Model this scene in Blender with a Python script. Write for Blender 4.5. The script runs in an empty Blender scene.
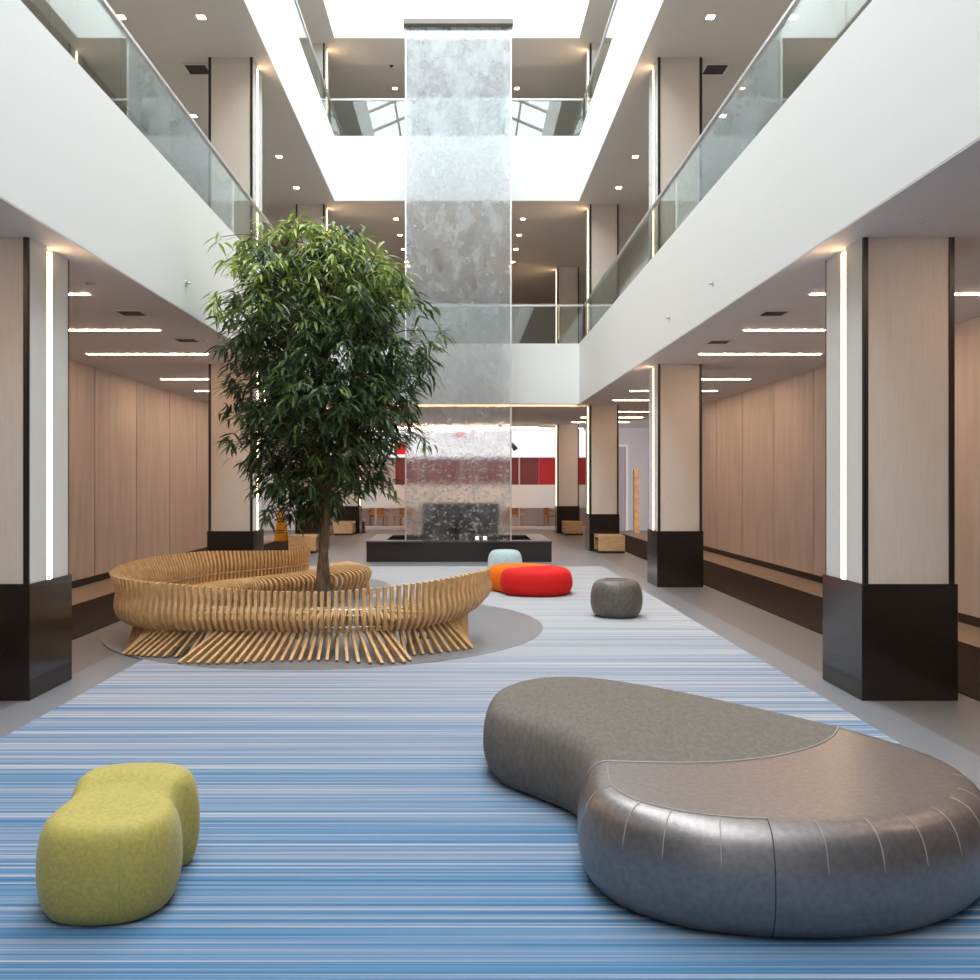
import bpy, math, random
from mathutils import Vector
random.seed(7)
R = random.Random(11)
sc = bpy.context.scene
COL = sc.collection
PI = math.pi

# ------------------------------------------------------------------ helpers
class MB:
    """collects shapes; build() links them as ONE mesh object"""
    def __init__(s): s.v = []; s.f = []; s.sm = []
    def add(s, vs, fs, smooth=False):
        o = len(s.v); s.v += [tuple(v) for v in vs]
        s.f += [tuple(i + o for i in f) for f in fs]; s.sm += [smooth] * len(fs)
        return s
    def box(s, x0, x1, y0, y1, z0, z1):
        v = [(x, y, z) for z in (z0, z1) for y in (y0, y1) for x in (x0, x1)]
        return s.add(v, [(0,2,3,1),(4,5,7,6),(0,1,5,4),(2,6,7,3),(0,4,6,2),(1,3,7,5)])
    def bevbox(s, x0, x1, y0, y1, z0, z1, b=.01):
        prof = [(b, 0), (0, b), (0, (z1-z0)-b), (b, z1-z0)]
        vs = []; fs = []
        for ins, dz in prof:
            a, c = x0+ins, x1-ins; d, e = y0+ins, y1-ins; z = z0+dz; k = b-ins if ins < b else 0
            k = b
            vs += [(a+k,d,z),(c-k,d,z),(c,d+k,z),(c,e-k,z),(c-k,e,z),(a+k,e,z),(a,e-k,z),(a,d+k,z)]
        for r in range(3):
            for i in range(8):
                j = (i+1) % 8; fs.append((r*8+i, r*8+j, (r+1)*8+j, (r+1)*8+i))
        fs.append(tuple(range(7, -1, -1))); fs.append(tuple(24+i for i in range(8)))
        return s.add(vs, fs)
    def tube(s, pts, rad, n=8, smooth=True, closed=False):
        pts = [Vector(p) for p in pts]; m = len(pts)
        rr = rad if isinstance(rad, (list, tuple)) else [rad]*m
        vs = []; fs = []; up = None
        for i, p in enumerate(pts):
            if closed: t = pts[(i+1) % m]-pts[i-1]
            else: t = pts[min(i+1, m-1)]-pts[max(i-1, 0)]
            t.normalize()
            if up is None:
                up = Vector((0,0,1)) if abs(t.z) < .9 else Vector((1,0,0))
            a = t.cross(up)
            if a.length < 1e-4: a = t.cross(Vector((0,1,0)))
            a.normalize(); b = a.cross(t).normalized(); up = b
            for k in range(n):
                an = 2*PI*k/n
                vs.append(p+a*math.cos(an)*rr[i]+b*math.sin(an)*rr[i])
        for i in range(m if closed else m-1):
            for k in range(n):
                l = (k+1) % n; i2 = (i+1) % m
                fs.append((i*n+k, i*n+l, i2*n+l, i2*n+k))
        if not closed:
            fs.append(tuple(range(n-1, -1, -1))); fs.append(tuple((m-1)*n+k for k in range(n)))
        return s.add(vs, fs, smooth)
    def strip(s, pts, side, w, th):
        """rectangular bar swept along pts; side = unit sideways vector"""
        pts = [Vector(p) for p in pts]; side = Vector(side); m = len(pts); vs = []; fs = []
        for i, p in enumerate(pts):
            t = (pts[min(i+1, m-1)]-pts[max(i-1, 0)]).normalized()
            nrm = side.cross(t).normalized()
            for a, b in ((-1,-1),(1,-1),(1,1),(-1,1)):
                vs.append(p+side*(a*w/2)+nrm*(b*th/2))
        for i in range(m-1):
            for k in range(4):
                l = (k+1) % 4; fs.append((i*4+k, i*4+l, (i+1)*4+l, (i+1)*4+k))
        fs.append((3,2,1,0)); fs.append(tuple((m-1)*4+k for k in range(4)))
        return s.add(vs, fs)
    def disc(s, cx, cy, r, z0, z1, n=96, ry=None):
        ry = ry or r
        v = [(cx+r*math.cos(2*PI*i/n), cy+ry*math.sin(2*PI*i/n), z) for z in (z0, z1) for i in range(n)]
        f = [(i, (i+1) % n, n+(i+1) % n, n+i) for i in range(n)]
        f += [tuple(range(n-1, -1, -1)), tuple(range(n, 2*n))]
        return s.add(v, f)
    def lathe(s, cx, cy, prof, n=24, smooth=True):
        vs = []; fs = []
        for r, z in prof:
            for i in range(n): vs.append((cx+r*math.cos(2*PI*i/n), cy+r*math.sin(2*PI*i/n), z))
        for k in range(len(prof)-1):
            for i in range(n):
                j = (i+1) % n; fs.append((k*n+i, k*n+j, (k+1)*n+j, (k+1)*n+i))
        fs.append(tuple(range(n-1, -1, -1))); fs.append(tuple((len(prof)-1)*n+i for i in range(n)))
        return s.add(vs, fs, smooth)
    def build(s, name, mat, parent=None):
        me = bpy.data.meshes.new(name); me.from_pydata(s.v, [], s.f)
        me.polygons.foreach_set('use_smooth', s.sm); me.update()
        me.materials.append(mat)
        o = bpy.data.objects.new(name, me); COL.objects.link(o)
        if parent: 
            o.parent = parent
            o.matrix_parent_inverse = parent.matrix_basis.inverted()
        return o

def tag(o, label, cat, group=None):
    o['label'] = label; o['category'] = cat
    if group: o['group'] = group
    return o
def thing(name, loc, label, cat, group=None):
    o = bpy.data.objects.new(name, None); COL.objects.link(o); o.location = loc
    o.empty_display_size = .2
    return tag(o, label, cat, group)
def struct(o): o['kind'] = 'structure'; return o
ORD = ['first','second','third','fourth','fifth','sixth','seventh','eighth','ninth','tenth','eleventh','twelfth',
       'thirteenth','fourteenth','fifteenth','sixteenth']

def catmull(pts, n, closed=False):
    pts = [Vector(p) for p in pts]; m = len(pts); out = []
    segs = m if closed else m-1
    for i in range(segs):
        if closed: a, b, c, d = pts[i-1], pts[i], pts[(i+1) % m], pts[(i+2) % m]
        else: a, b, c, d = pts[max(i-1,0)], pts[i], pts[i+1], pts[min(i+2,m-1)]
        for k in range(n):
            t = k/n
            out.append(.5*((2*b)+(c-a)*t+(2*a-5*b+4*c-d)*t*t+(3*b-3*c+d-a)*t**3))
    if not closed: out.append(pts[-1].copy())
    return out
def resample(pts, step=None, count=None, closed=False):
    P = list(pts)+([pts[0]] if closed else [])
    L = [0]
    for a, b in zip(P, P[1:]): L.append(L[-1]+(b-a).length)
    if count is None: count = max(2, int(L[-1]/step)+1)
    out = []; j = 0
    for i in range(count):
        s = L[-1]*i/(count if closed else count-1)
        while j < len(P)-2 and L[j+1] < s: j += 1
        t = (s-L[j])/max(1e-9, L[j+1]-L[j]); out.append(P[j].lerp(P[j+1], t))
    return out
def keyed(keys, x):
    """piecewise linear keys [(x, a, b..)]"""
    if x <= keys[0][0]: return keys[0][1:]
    for k, l in zip(keys, keys[1:]):
        if x <= l[0]:
            t = (x-k[0])/max(1e-9, l[0]-k[0])
            return tuple(p+(q-p)*t for p, q in zip(k[1:], l[1:]))
    return keys[-1][1:]

# ------------------------------------------------------------------ materials
def newmat(name):
    m = bpy.data.materials.new(name); m.use_nodes = True
    nt = m.node_tree; nt.nodes.clear()
    out = nt.nodes.new('ShaderNodeOutputMaterial')
    return m, nt, out
def N(nt, typ, **kw):
    n = nt.nodes.new(typ)
    for k, v in kw.items(): setattr(n, k, v)
    return n
def pbr(name, col, rough=.5, metal=0, spec=.5, var=0, scale=(8,8,8), bump=0, bscale=None, col2=None, sheen=0, coat=0, detail=4):
    m, nt, out = newmat(name)
    b = N(nt, 'ShaderNodeBsdfPrincipled')
    nt.links.new(b.outputs[0], out.inputs[0])
    b.inputs['Base Color'].default_value = (*col, 1); b.inputs['Roughness'].default_value = rough
    b.inputs['Metallic'].default_value = metal; b.inputs['Specular IOR Level'].default_value = spec
    b.inputs['Sheen Weight'].default_value = sheen; b.inputs['Coat Weight'].default_value = coat
    if var or bump or col2:
        tc = N(nt, 'ShaderNodeTexCoord'); mp = N(nt, 'ShaderNodeMapping'); mp.inputs['Scale'].default_value = scale
        no = N(nt, 'ShaderNodeTexNoise'); no.inputs['Scale'].default_value = 1; no.inputs['Detail'].default_value = detail
        nt.links.new(tc.outputs['Object'], mp.inputs[0]); nt.links.new(mp.outputs[0], no.inputs['Vector'])
        if var or col2:
            rp = N(nt, 'ShaderNodeValToRGB')
            a = col2 or tuple(c*(1-var) for c in col); z = col if col2 else tuple(min(1, c*(1+var)) for c in col)
            rp.color_ramp.elements[0].position = .35; rp.color_ramp.elements[1].position = .65
            rp.color_ramp.elements[0].color = (*a, 1); rp.color_ramp.elements[1].color = (*z, 1)
            nt.links.new(no.outputs['Fac'], rp.inputs[0]); nt.links.new(rp.outputs[0], b.inputs['Base Color'])
        if bump:
            n2 = no
            if bscale:
                mp2 = N(nt, 'ShaderNodeMapping'); mp2.inputs['Scale'].default_value = bscale
                n2 = N(nt, 'ShaderNodeTexNoise'); n2.inputs['Scale'].default_value = 1; n2.inputs['Detail'].default_value = 5
                nt.links.new(tc.outputs['Object'], mp2.inputs[0]); nt.links.new(mp2.outputs[0], n2.inputs['Vector'])
            bp = N(nt, 'ShaderNodeBump'); bp.inputs['Strength'].default_value = bump; bp.inputs['Distance'].default_value = .01
            nt.links.new(n2.outputs['Fac'], bp.inputs['Height']); nt.links.new(bp.outputs[0], b.inputs['Normal'])
    return m
def emit(name, col, st):
    m, nt, out = newmat(name); e = N(nt, 'ShaderNodeEmission')
    e.inputs[0].default_value = (*col, 1); e.inputs[1].default_value = st
    nt.links.new(e.outputs[0], out.inputs[0]); return m
def glass(name, tint, refl=1.0, base=.06, rough=0.0):
    m, nt, out = newmat(name)
    tr = N(nt, 'ShaderNodeBsdfTransparent'); tr.inputs[0].default_value = (*tint, 1)
    gl = N(nt, 'ShaderNodeBsdfGlossy'); gl.inputs['Roughness'].default_value = rough
    lf = N(nt, 'ShaderNodeLayerWeight'); lw = N(nt, 'ShaderNodeMath', operation='POWER'); lw.inputs[1].default_value = 4.5
    nt.links.new(lf.outputs['Facing'], lw.inputs[0])
    mm = N(nt, 'ShaderNodeMath', operation='MULTIPLY_ADD'); mm.inputs[1].default_value = refl; mm.inputs[2].default_value = base
    mx = N(nt, 'ShaderNodeMixShader')
    nt.links.new(lw.outputs[0], mm.inputs[0]); nt.links.new(mm.outputs[0], mx.inputs[0])
    nt.links.new(tr.outputs[0], mx.inputs[1]); nt.links.new(gl.outputs[0], mx.inputs[2])
    nt.links.new(mx.outputs[0], out.inputs[0]); return m

M = {}
M['white'] = pbr('white_paint', (.84,.84,.83), .6)
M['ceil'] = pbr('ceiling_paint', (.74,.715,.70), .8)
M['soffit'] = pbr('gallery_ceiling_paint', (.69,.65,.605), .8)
M['panelwall'] = pbr('wood_wall_panel', (.64,.545,.49), .55, var=.07, scale=(6,6,.8), spec=.3)
M['upperwall'] = pbr('gallery_wall', (.42,.34,.28), .7)
M['dark_gap'] = pbr('dark_reveal', (.012,.011,.011), .5)
M['gap'] = pbr('shadow_gap_brown', (.06,.047,.04), .8)
M['fabric'] = pbr('column_fabric', (.66,.60,.53), .75, var=.03, scale=(90,90,5), bump=.08, spec=.25)
M['whiteface'] = pbr('column_pale_face', (.70,.68,.65), .6)
M['granite'] = pbr('black_granite', (.017,.013,.011), .16, var=.6, scale=(160,160,160), spec=.5, detail=2)
M['black'] = pbr('black_metal', (.012,.010,.012), .35)
M['steel'] = pbr('brushed_steel', (.55,.54,.54), .3, metal=1)
M['rail'] = pbr('satin_handrail', (.62,.60,.60), .38, metal=.6)
M['vent'] = pbr('vent_grey', (.16,.14,.12), .6)
M['fixture'] = pbr('fixture_white', (.75,.72,.70), .5)
M['wood'] = pbr('bent_ash_wood', (.60,.375,.175), .42, var=.14, scale=(14,14,14), spec=.35)
M['woodseat'] = pbr('ash_wood_seat', (.62,.385,.175), .4, var=.15, scale=(14,14,14), spec=.35)
M['oak'] = pbr('oak_bench', (.58,.38,.20), .5, var=.14, scale=(6,6,30))
M['leather'] = pbr('grey_brown_gloss_vinyl', (.235,.21,.207), .36, metal=.75, spec=.5, var=.10, scale=(40,40,40), bump=.08, bscale=(110,110,110))
M['suede'] = pbr('grey_taupe_suede', (.138,.122,.106), .75, var=.14, scale=(60,25,25), bump=.1, spec=.25)
M['lime'] = pbr('lime_velvet', (.39,.325,.078), .62, var=.12, scale=(70,70,70), sheen=.15, bump=.12, spec=.3)
M['limeseam'] = pbr('lime_stitch', (.40,.39,.12), .6)
M['red'] = pbr('red_wool', (.62,.014,.014), .75, var=.05, scale=(25,25,25), sheen=.0, bump=.1, spec=.2)
M['orange'] = pbr('orange_wool', (.82,.155,.008), .75, var=.05, scale=(25,25,25), sheen=.0, bump=.1, spec=.2)
M['blue'] = pbr('pale_blue_wool', (.42,.56,.58), .7, var=.08, scale=(25,25,25), sheen=.2, spec=.2)
M['pebble'] = pbr('grey_vinyl', (.12,.11,.10), .42, metal=.1, var=.2, scale=(25,25,25), bump=.12, spec=.4)
M['seam'] = pbr('pale_stitch', (.34,.31,.28), .5)
M['darkseam'] = pbr('dark_seam', (.04,.035,.03), .6)
M['runner'] = pbr('dark_brown_carpet', (.030,.022,.018), .9, var=.35, scale=(70,70,70), spec=.1)
M['tan'] = pbr('tan_floor', (.36,.29,.23), .5)
M['bark'] = pbr('bark', (.085,.055,.032), .85, col2=(.20,.14,.085), scale=(30,30,6), bump=.5)
M['yellow'] = pbr('yellow_plastic', (.80,.42,.012), .45)
M['redpanel'] = pbr('red_panel', (.40,.012,.03), .35)
M['maroon'] = pbr('maroon_panel', (.16,.035,.04), .4)
M['greyboard'] = pbr('grey_lilac_panel', (.42,.38,.42), .6)
M['lilac'] = pbr('lilac_white_wall', (.62,.57,.60), .6)
M['frost'] = pbr('frosted_glass_band', (.80,.85,.90), .5)
M['shopwood'] = pbr('shop_wood', (.52,.27,.10), .5, var=.2, scale=(8,8,8))
M['inlay'] = pbr('grey_inlay', (.195,.20,.215), .42, var=.03, scale=(3,3,3), spec=.4)
M['strip'] = emit('warm_led_strip', (1.0,.66,.38), 14.0)
M['linear'] = emit('warm_linear_lamp', (1.0,.66,.43), 62.0)
M['down'] = emit('warm_downlight', (1.0,.60,.32), 95.0)
M['cove'] = emit('warm_cove_strip', (1.0,.50,.22), 5.0)
M['sign'] = emit('lit_sign_white', (1.0,.96,.97), 1.05)
M['redlit'] = emit('lit_red_letter', (1.0,.03,.03), .8)
M['railglass'] = glass('green_rail_glass', (.89,.96,.945), .85, .10)
M['skyglass'] = glass('roof_glass', (.95,.98,.98), .8, .02)
M['clearglass'] = glass('clear_glass', (.93,.96,.95), .8, .02)
M['lampglow'] = emit('pool_lamp', (1,.95,.85), 6.0)
M['basinwater'] = pbr('pool_water', (.010,.014,.016), .06, spec=.6, bump=.25, scale=(9,9,9))
M['basinrim'] = pbr('basin_polished_rim', (.045,.045,.047), .14, spec=.6)

def floor_mat():
    m, nt, out = newmat('grey_vinyl_floor'); b = N(nt, 'ShaderNodeBsdfPrincipled')
    tc = N(nt, 'ShaderNodeTexCoord'); sx = N(nt, 'ShaderNodeSeparateXYZ'); nt.links.new(tc.outputs['Object'], sx.inputs[0])
    # two vinyl colours: a cool band along the carpet, warmer grey outside it
    ad = N(nt, 'ShaderNodeMath', operation='ADD'); ad.inputs[1].default_value = .1
    ab = N(nt, 'ShaderNodeMath', operation='ABSOLUTE'); gt = N(nt, 'ShaderNodeMath', operation='GREATER_THAN'); gt.inputs[1].default_value = 3.22
    nt.links.new(sx.outputs[0], ad.inputs[0]); nt.links.new(ad.outputs[0], ab.inputs[0]); nt.links.new(ab.outputs[0], gt.inputs[0])
    mx = N(nt, 'ShaderNodeMix', data_type='RGBA')
    mx.inputs[6].default_value = (.20,.205,.222,1); mx.inputs[7].default_value = (.15,.142,.14,1)
    nt.links.new(gt.outputs[0], mx.inputs[0]); nt.links.new(mx.outputs[2], b.inputs['Base Color'])
    b.inputs['Roughness'].default_value = .38
    nt.links.new(b.outputs[0], out.inputs[0]); return m
M['floor'] = floor_mat()

def carpet_mat():
    m, nt, out = newmat('striped_blue_carpet'); b = N(nt, 'ShaderNodeBsdfPrincipled')
    tc = N(nt, 'ShaderNodeTexCoord')
    def noise(scale, detail, rough=.5):
        mp = N(nt, 'ShaderNodeMapping'); mp.inputs['Scale'].default_value = scale
        no = N(nt, 'ShaderNodeTexNoise'); no.inputs['Scale'].default_value = 1; no.inputs['Detail'].default_value = detail
        no.inputs['Roughness'].default_value = rough
        nt.links.new(tc.outputs['Object'], mp.inputs[0]); nt.links.new(mp.outputs[0], no.inputs['Vector']); return no
    n1 = noise((.10,30,1), 2, .7); n2 = noise((.22,80,1), 1); n3 = noise((.05,4,1), 2)
    sx = N(nt, 'ShaderNodeSeparateXYZ'); nt.links.new(tc.outputs['Object'], sx.inputs[0])
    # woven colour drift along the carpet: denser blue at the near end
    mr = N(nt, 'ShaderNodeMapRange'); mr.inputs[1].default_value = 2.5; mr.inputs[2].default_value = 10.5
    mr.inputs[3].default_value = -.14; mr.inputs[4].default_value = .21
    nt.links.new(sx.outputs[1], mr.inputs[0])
    def mad(a, k, c):
        x = N(nt, 'ShaderNodeMath', operation='MULTIPLY_ADD'); x.inputs[1].default_value = k
        nt.links.new(a, x.inputs[0])
        if isinstance(c, (int, float)): x.inputs[2].default_value = c
        else: nt.links.new(c, x.inputs[2])
        return x.outputs[0]
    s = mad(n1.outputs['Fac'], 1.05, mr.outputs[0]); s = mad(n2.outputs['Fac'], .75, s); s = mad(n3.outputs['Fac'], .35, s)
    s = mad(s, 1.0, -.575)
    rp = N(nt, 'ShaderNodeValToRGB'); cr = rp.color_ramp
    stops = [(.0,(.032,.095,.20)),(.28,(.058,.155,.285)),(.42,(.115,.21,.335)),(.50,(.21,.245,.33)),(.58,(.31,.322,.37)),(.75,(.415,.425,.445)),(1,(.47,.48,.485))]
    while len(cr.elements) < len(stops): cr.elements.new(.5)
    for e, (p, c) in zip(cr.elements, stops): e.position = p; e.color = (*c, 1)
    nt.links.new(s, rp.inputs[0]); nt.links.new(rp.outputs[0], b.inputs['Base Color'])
    b.inputs['Roughness'].default_value = .9; b.inputs['Specular IOR Level'].default_value = .15
    bp = N(nt, 'ShaderNodeBump'); bp.inputs['Strength'].default_value = .25; bp.inputs['Distance'].default_value = .004
    nt.links.new(n2.outputs['Fac'], bp.inputs['Height']); nt.links.new(bp.outputs[0], b.inputs['Normal'])
    nt.links.new(b.outputs[0], out.inputs[0]); return m
M['carpet'] = carpet_mat()

def leaf_mat():
    m, nt, out = newmat('ficus_leaf')
    at = N(nt, 'ShaderNodeAttribute', attribute_name='age')
    rp = N(nt, 'ShaderNodeValToRGB'); cr = rp.color_ramp; cr.elements.new(.5); cr.elements.new(.8)
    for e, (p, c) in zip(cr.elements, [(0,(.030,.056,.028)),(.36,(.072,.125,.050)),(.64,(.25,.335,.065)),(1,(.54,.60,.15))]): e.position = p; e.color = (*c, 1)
    nt.links.new(at.outputs['Fac'], rp.inputs[0])
    b = N(nt, 'ShaderNodeBsdfPrincipled'); b.inputs['Roughness'].default_value = .38
    t = N(nt, 'ShaderNodeBsdfTranslucent'); mx = N(nt, 'ShaderNodeMixShader'); mx.inputs[0].default_value = .33
    nt.links.new(rp.outputs[0], b.inputs['Base Color']); nt.links.new(rp.outputs[0], t.inputs[0])
    nt.links.new(b.outputs[0], mx.inputs[1]); nt.links.new(t.outputs[0], mx.inputs[2]); nt.links.new(mx.outputs[0], out.inputs[0]); return m
M['leaf'] = leaf_mat()

def waterwall_mat():
    m, nt, out = newmat('water_running_on_glass')
    tc = N(nt, 'ShaderNodeTexCoord')
    def noise(scale, detail, rough=.6):
        mp = N(nt, 'ShaderNodeMapping'); mp.inputs['Scale'].default_value = scale
        no = N(nt, 'ShaderNodeTexNoise'); no.inputs['Scale'].default_value = 1; no.inputs['Detail'].default_value = detail
        no.inputs['Roughness'].default_value = rough
        nt.links.new(tc.outputs['Object'], mp.inputs[0]); nt.links.new(mp.outputs[0], no.inputs['Vector']); return no
    n1 = noise((7,7,5.5), 4, .6); n3 = noise((11,11,15), 4, .6); n2 = noise((2.2,2.2,1.3), 3)
    sx = N(nt, 'ShaderNodeSeparateXYZ'); nt.links.new(tc.outputs['Object'], sx.inputs[0])
    def zmap(a, b, c, d):
        q = N(nt, 'ShaderNodeMapRange')
        for i, v in enumerate((a, b, c, d)): q.inputs[i+1].default_value = v
        nt.links.new(sx.outputs[2], q.inputs[0]); return q
    bp = N(nt, 'ShaderNodeBump'); bp.inputs['Distance'].default_value = .06; nt.links.new(zmap(2.2, 5.5, .75, .4).outputs[0], bp.inputs['Strength'])
    nt.links.new(n1.outputs['Fac'], bp.inputs['Height'])
    tr = N(nt, 'ShaderNodeBsdfTransparent'); tr.inputs[0].default_value = (.98,.99,.995,1)
    rf = N(nt, 'ShaderNodeBsdfRefraction'); rf.inputs['IOR'].default_value = 1.06; rf.inputs['Roughness'].default_value = .01
    rf.inputs[0].default_value = (.985,.99,.995,1); nt.links.new(bp.outputs[0], rf.inputs['Normal'])
    df = N(nt, 'ShaderNodeBsdfDiffuse'); df.inputs[0].default_value = (.87,.94,1.0,1)
    tl = N(nt, 'ShaderNodeBsdfTranslucent'); tl.inputs[0].default_value = (.87,.94,1.0,1)
    gl = N(nt, 'ShaderNodeBsdfGlossy'); gl.inputs['Roughness'].default_value = .12; nt.links.new(bp.outputs[0], gl.inputs['Normal'])
    m1 = N(nt, 'ShaderNodeMixShader'); nt.links.new(zmap(2.5, 6, .70, .28).outputs[0], m1.inputs[0])
    nt.links.new(tr.outputs[0], m1.inputs[1]); nt.links.new(rf.outputs[0], m1.inputs[2])
    md = N(nt, 'ShaderNodeMixShader'); md.inputs[0].default_value = .5
    nt.links.new(df.outputs[0], md.inputs[1]); nt.links.new(tl.outputs[0], md.inputs[2])
    rp = N(nt, 'ShaderNodeMapRange'); rp.inputs[1].default_value = .40; rp.inputs[2].default_value = .62
    nt.links.new(zmap(1.5, 10, .02, .20).outputs[0], rp.inputs[3]); nt.links.new(zmap(1.5, 10, .18, .40).outputs[0], rp.inputs[4])  # pale veil thickens upward, painting in the stronger skylight near the top
    mulv = N(nt, 'ShaderNodeMath', operation='MULTIPLY_ADD'); mulv.inputs[1].default_value = .5
    h = N(nt, 'ShaderNodeMath', operation='MULTIPLY'); h.inputs[1].default_value = .5
    nt.links.new(n2.outputs['Fac'], h.inputs[0]); nt.links.new(n1.outputs['Fac'], mulv.inputs[0]); nt.links.new(h.outputs[0], mulv.inputs[2])
    nt.links.new(mulv.outputs[0], rp.inputs[0])
    m2 = N(nt, 'ShaderNodeMixShader'); 
    painted_sparkle = N(nt, 'ShaderNodeMapRange'); painted_sparkle.inputs[1].default_value = .55; painted_sparkle.inputs[2].default_value = .68; nt.links.new(n3.outputs['Fac'], painted_sparkle.inputs[0])  # water sparkle painted in as pale patches on the lower sheet
    fz = N(nt, 'ShaderNodeMath', operation='MULTIPLY'); nt.links.new(painted_sparkle.outputs[0], fz.inputs[0]); nt.links.new(zmap(1.8, 3.6, .42, .0).outputs[0], fz.inputs[1])
    fa = N(nt, 'ShaderNodeMath', operation='ADD'); fa.use_clamp = True; nt.links.new(fz.outputs[0], fa.inputs[0]); nt.links.new(rp.outputs[0], fa.inputs[1])
    nt.links.new(fa.outputs[0], m2.inputs[0])
    nt.links.new(m1.outputs[0], m2.inputs[1]); nt.links.new(md.outputs[0], m2.inputs[2])
    fr = N(nt, 'ShaderNodeFresnel'); fr.inputs[0].default_value = 1.33; nt.links.new(bp.outputs[0], fr.inputs['Normal'])
    m3 = N(nt, 'ShaderNodeMixShader'); fm = N(nt, 'ShaderNodeMath', operation='MULTIPLY'); fm.inputs[1].default_value = .3; nt.links.new(fr.outputs[0], fm.inputs[0]); nt.links.new(fm.outputs[0], m3.inputs[0])
    nt.links.new(m2.outputs[0], m3.inputs[1]); nt.links.new(gl.outputs[0], m3.inputs[2])
    nt.links.new(m3.outputs[0], out.inputs[0]); return m
M['waterwall'] = waterwall_mat()

# ------------------------------------------------------------------ dimensions (metres; camera over the origin, looking along +Y)
XL, XR = -3.0, 2.80          # atrium faces of the balconies
CL, CR = -3.27, 3.09         # inner faces of the columns
WL, WR = -5.95, 5.80         # corridor walls
YB = 20.85                   # back balcony face
YN = -7.0                    # rear end of the hall, behind the camera
C1, F2, C2, F3, C3, F4 = 3.50, 4.93, 8.31, 9.85, 12.17, 13.7
CRX = [3.04, 3.09, 3.09, 3.09]
CY = [6.65, 13.80, 21.10, 28.20]   # front faces of the column rows
YE = 36.0

# ------------------------------------------------------------------ shell
struct(MB().box(-9, 9, YN, YE, -.15, 0).build('floor', M['floor']))
# corridor side walls, panelled, hung above the floor
def panel_wall(name, x, sgn, y0, y1, seam0, z0, z1, mat):
    w = MB(); g = .018
    ys = [y0]; y = seam0
    while y > y0: y -= 1.84
    y += 1.84
    while y < y1: ys.append(y); y += 1.84
    ys.append(y1)
    for a, b in zip(ys, ys[1:]): w.box(min(x, x+sgn*.05), max(x, x+sgn*.05), a+g, b-g, z0, z1)
    o = struct(w.build(name, mat))
    k = MB().box(min(x+sgn*.052, x+sgn*.2), max(x+sgn*.052, x+sgn*.2), y0, y1, 0, z1).build('backing', M['gap'], o)
    return o
panel_wall('wall_left', WL, -1, YN, 24.6, 14.3, .13, C1, M['panelwall'])
panel_wall('wall_right', WR, 1, YN, 24.6, 14.47, .13, C1, M['panelwall'])
for nm, x0, x1 in (('wall_left_gallery', WL-.2, WL), ('wall_right_gallery', WR, WR+.2)):
    struct(MB().box(x0, x1, YN, 34, F2-.4, C2).build(nm, M['upperwall']))
for nm, x0, x1 in (('wall_left_upper_gallery', WL-.2, WL), ('wall_right_upper_gallery', WR, WR+.2)):
    struct(MB().box(x0, x1, YN, 34, F3-.4, C3).build(nm, M['upperwall']))
struct(MB().box(-9, 9, YN-.2, YN, 0, F4).build('wall_rear', M['white']))
struct(MB().box(-9, 9, 33.8, 34, F2-.4, F4).build('wall_back', M['upperwall']))
# slabs: ceilings with their white balcony fascias
for i, (c, f) in enumerate(((C1, F2), (C2, F3), (C3, F4))):
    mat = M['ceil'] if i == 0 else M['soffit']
    top = f-.35
    struct(MB().box(-9, XL-.25, YN, YB+.25, c, top).build('ceiling', mat))
    struct(MB().box(XR+.25, 9, YN, YB+.25, c, top).build('ceiling', mat))
    b = MB().box(-9, 9, YB+.25, YB+1.35, c, top)
    b.box(-9, 9, YB+1.35, YE, c+(.0 if i == 0 else .22), top)
    struct(b.build('ceiling', mat))
    l = MB(); l.box(XL-.25, XL-.002, YN, YB+.25, c, c+.012); l.box(XR+.002, XR+.25, YN, YB+.25, c, c+.012); l.box(XL-.002, XR+.002, YB+.002, YB+.25, c, c+.012)
    struct(l.build('ceiling', mat)); lo = c+.0125
    struct(MB().box(XL-.25, XL, YN, YB+.25, lo, f).build('trim_1' if i == 0 else 'trim_%d' % (i*3+1), M['white']))
    struct(MB().box(XR, XR+.25, YN, YB+.25, lo, f).build('trim_%d' % (i*3+2), M['white']))
    struct(MB().box(XL, XR, YB, YB+.25, lo, f).build('trim_%d' % (i*3+3), M['white']))
# glass roof: gable of mullions and panes
ridge = 15.0; xm = (XL+XR)/2
sk = bpy.data.objects.new('window_1', None); COL.objects.link(sk); struct(sk)
fr = MB()
y = YN
while y <= YB+.3:
    for xa in (XL-.2, XR+.2):
        fr.tube([(xa, y, F4), (xm, y, ridge)], .06, 4, False)
    y += 1.55
for t in (0, .33, .66, 1):
    for xa in (XL-.2, XR+.2):
        xx = xa+(xm-xa)*t; zz = F4+(ridge-F4)*t
        fr.tube([(xx, YN, zz), (xx, YB+.3, zz)], .07 if t in (0, 1) else .04, 4, False)
fr.build('mullion', M['fixture'], sk)
g = MB()
for xa in (XL-.2, XR+.2):
    g.add([(xa, YN, F4), (xa, YB+.25, F4), (xm, YB+.25, ridge), (xm, YN, ridge)], [(0,1,2,3)])
g.build('glass', M['skyglass'], sk)
ga = MB()
for yy in (YB+.22, YN+.02):
    ga.add([(XL-.2, yy, F4), (XR+.2, yy, F4), (xm, yy, ridge)], [(0,1,2)])
ga.build('gable', M['white'], sk)

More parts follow.
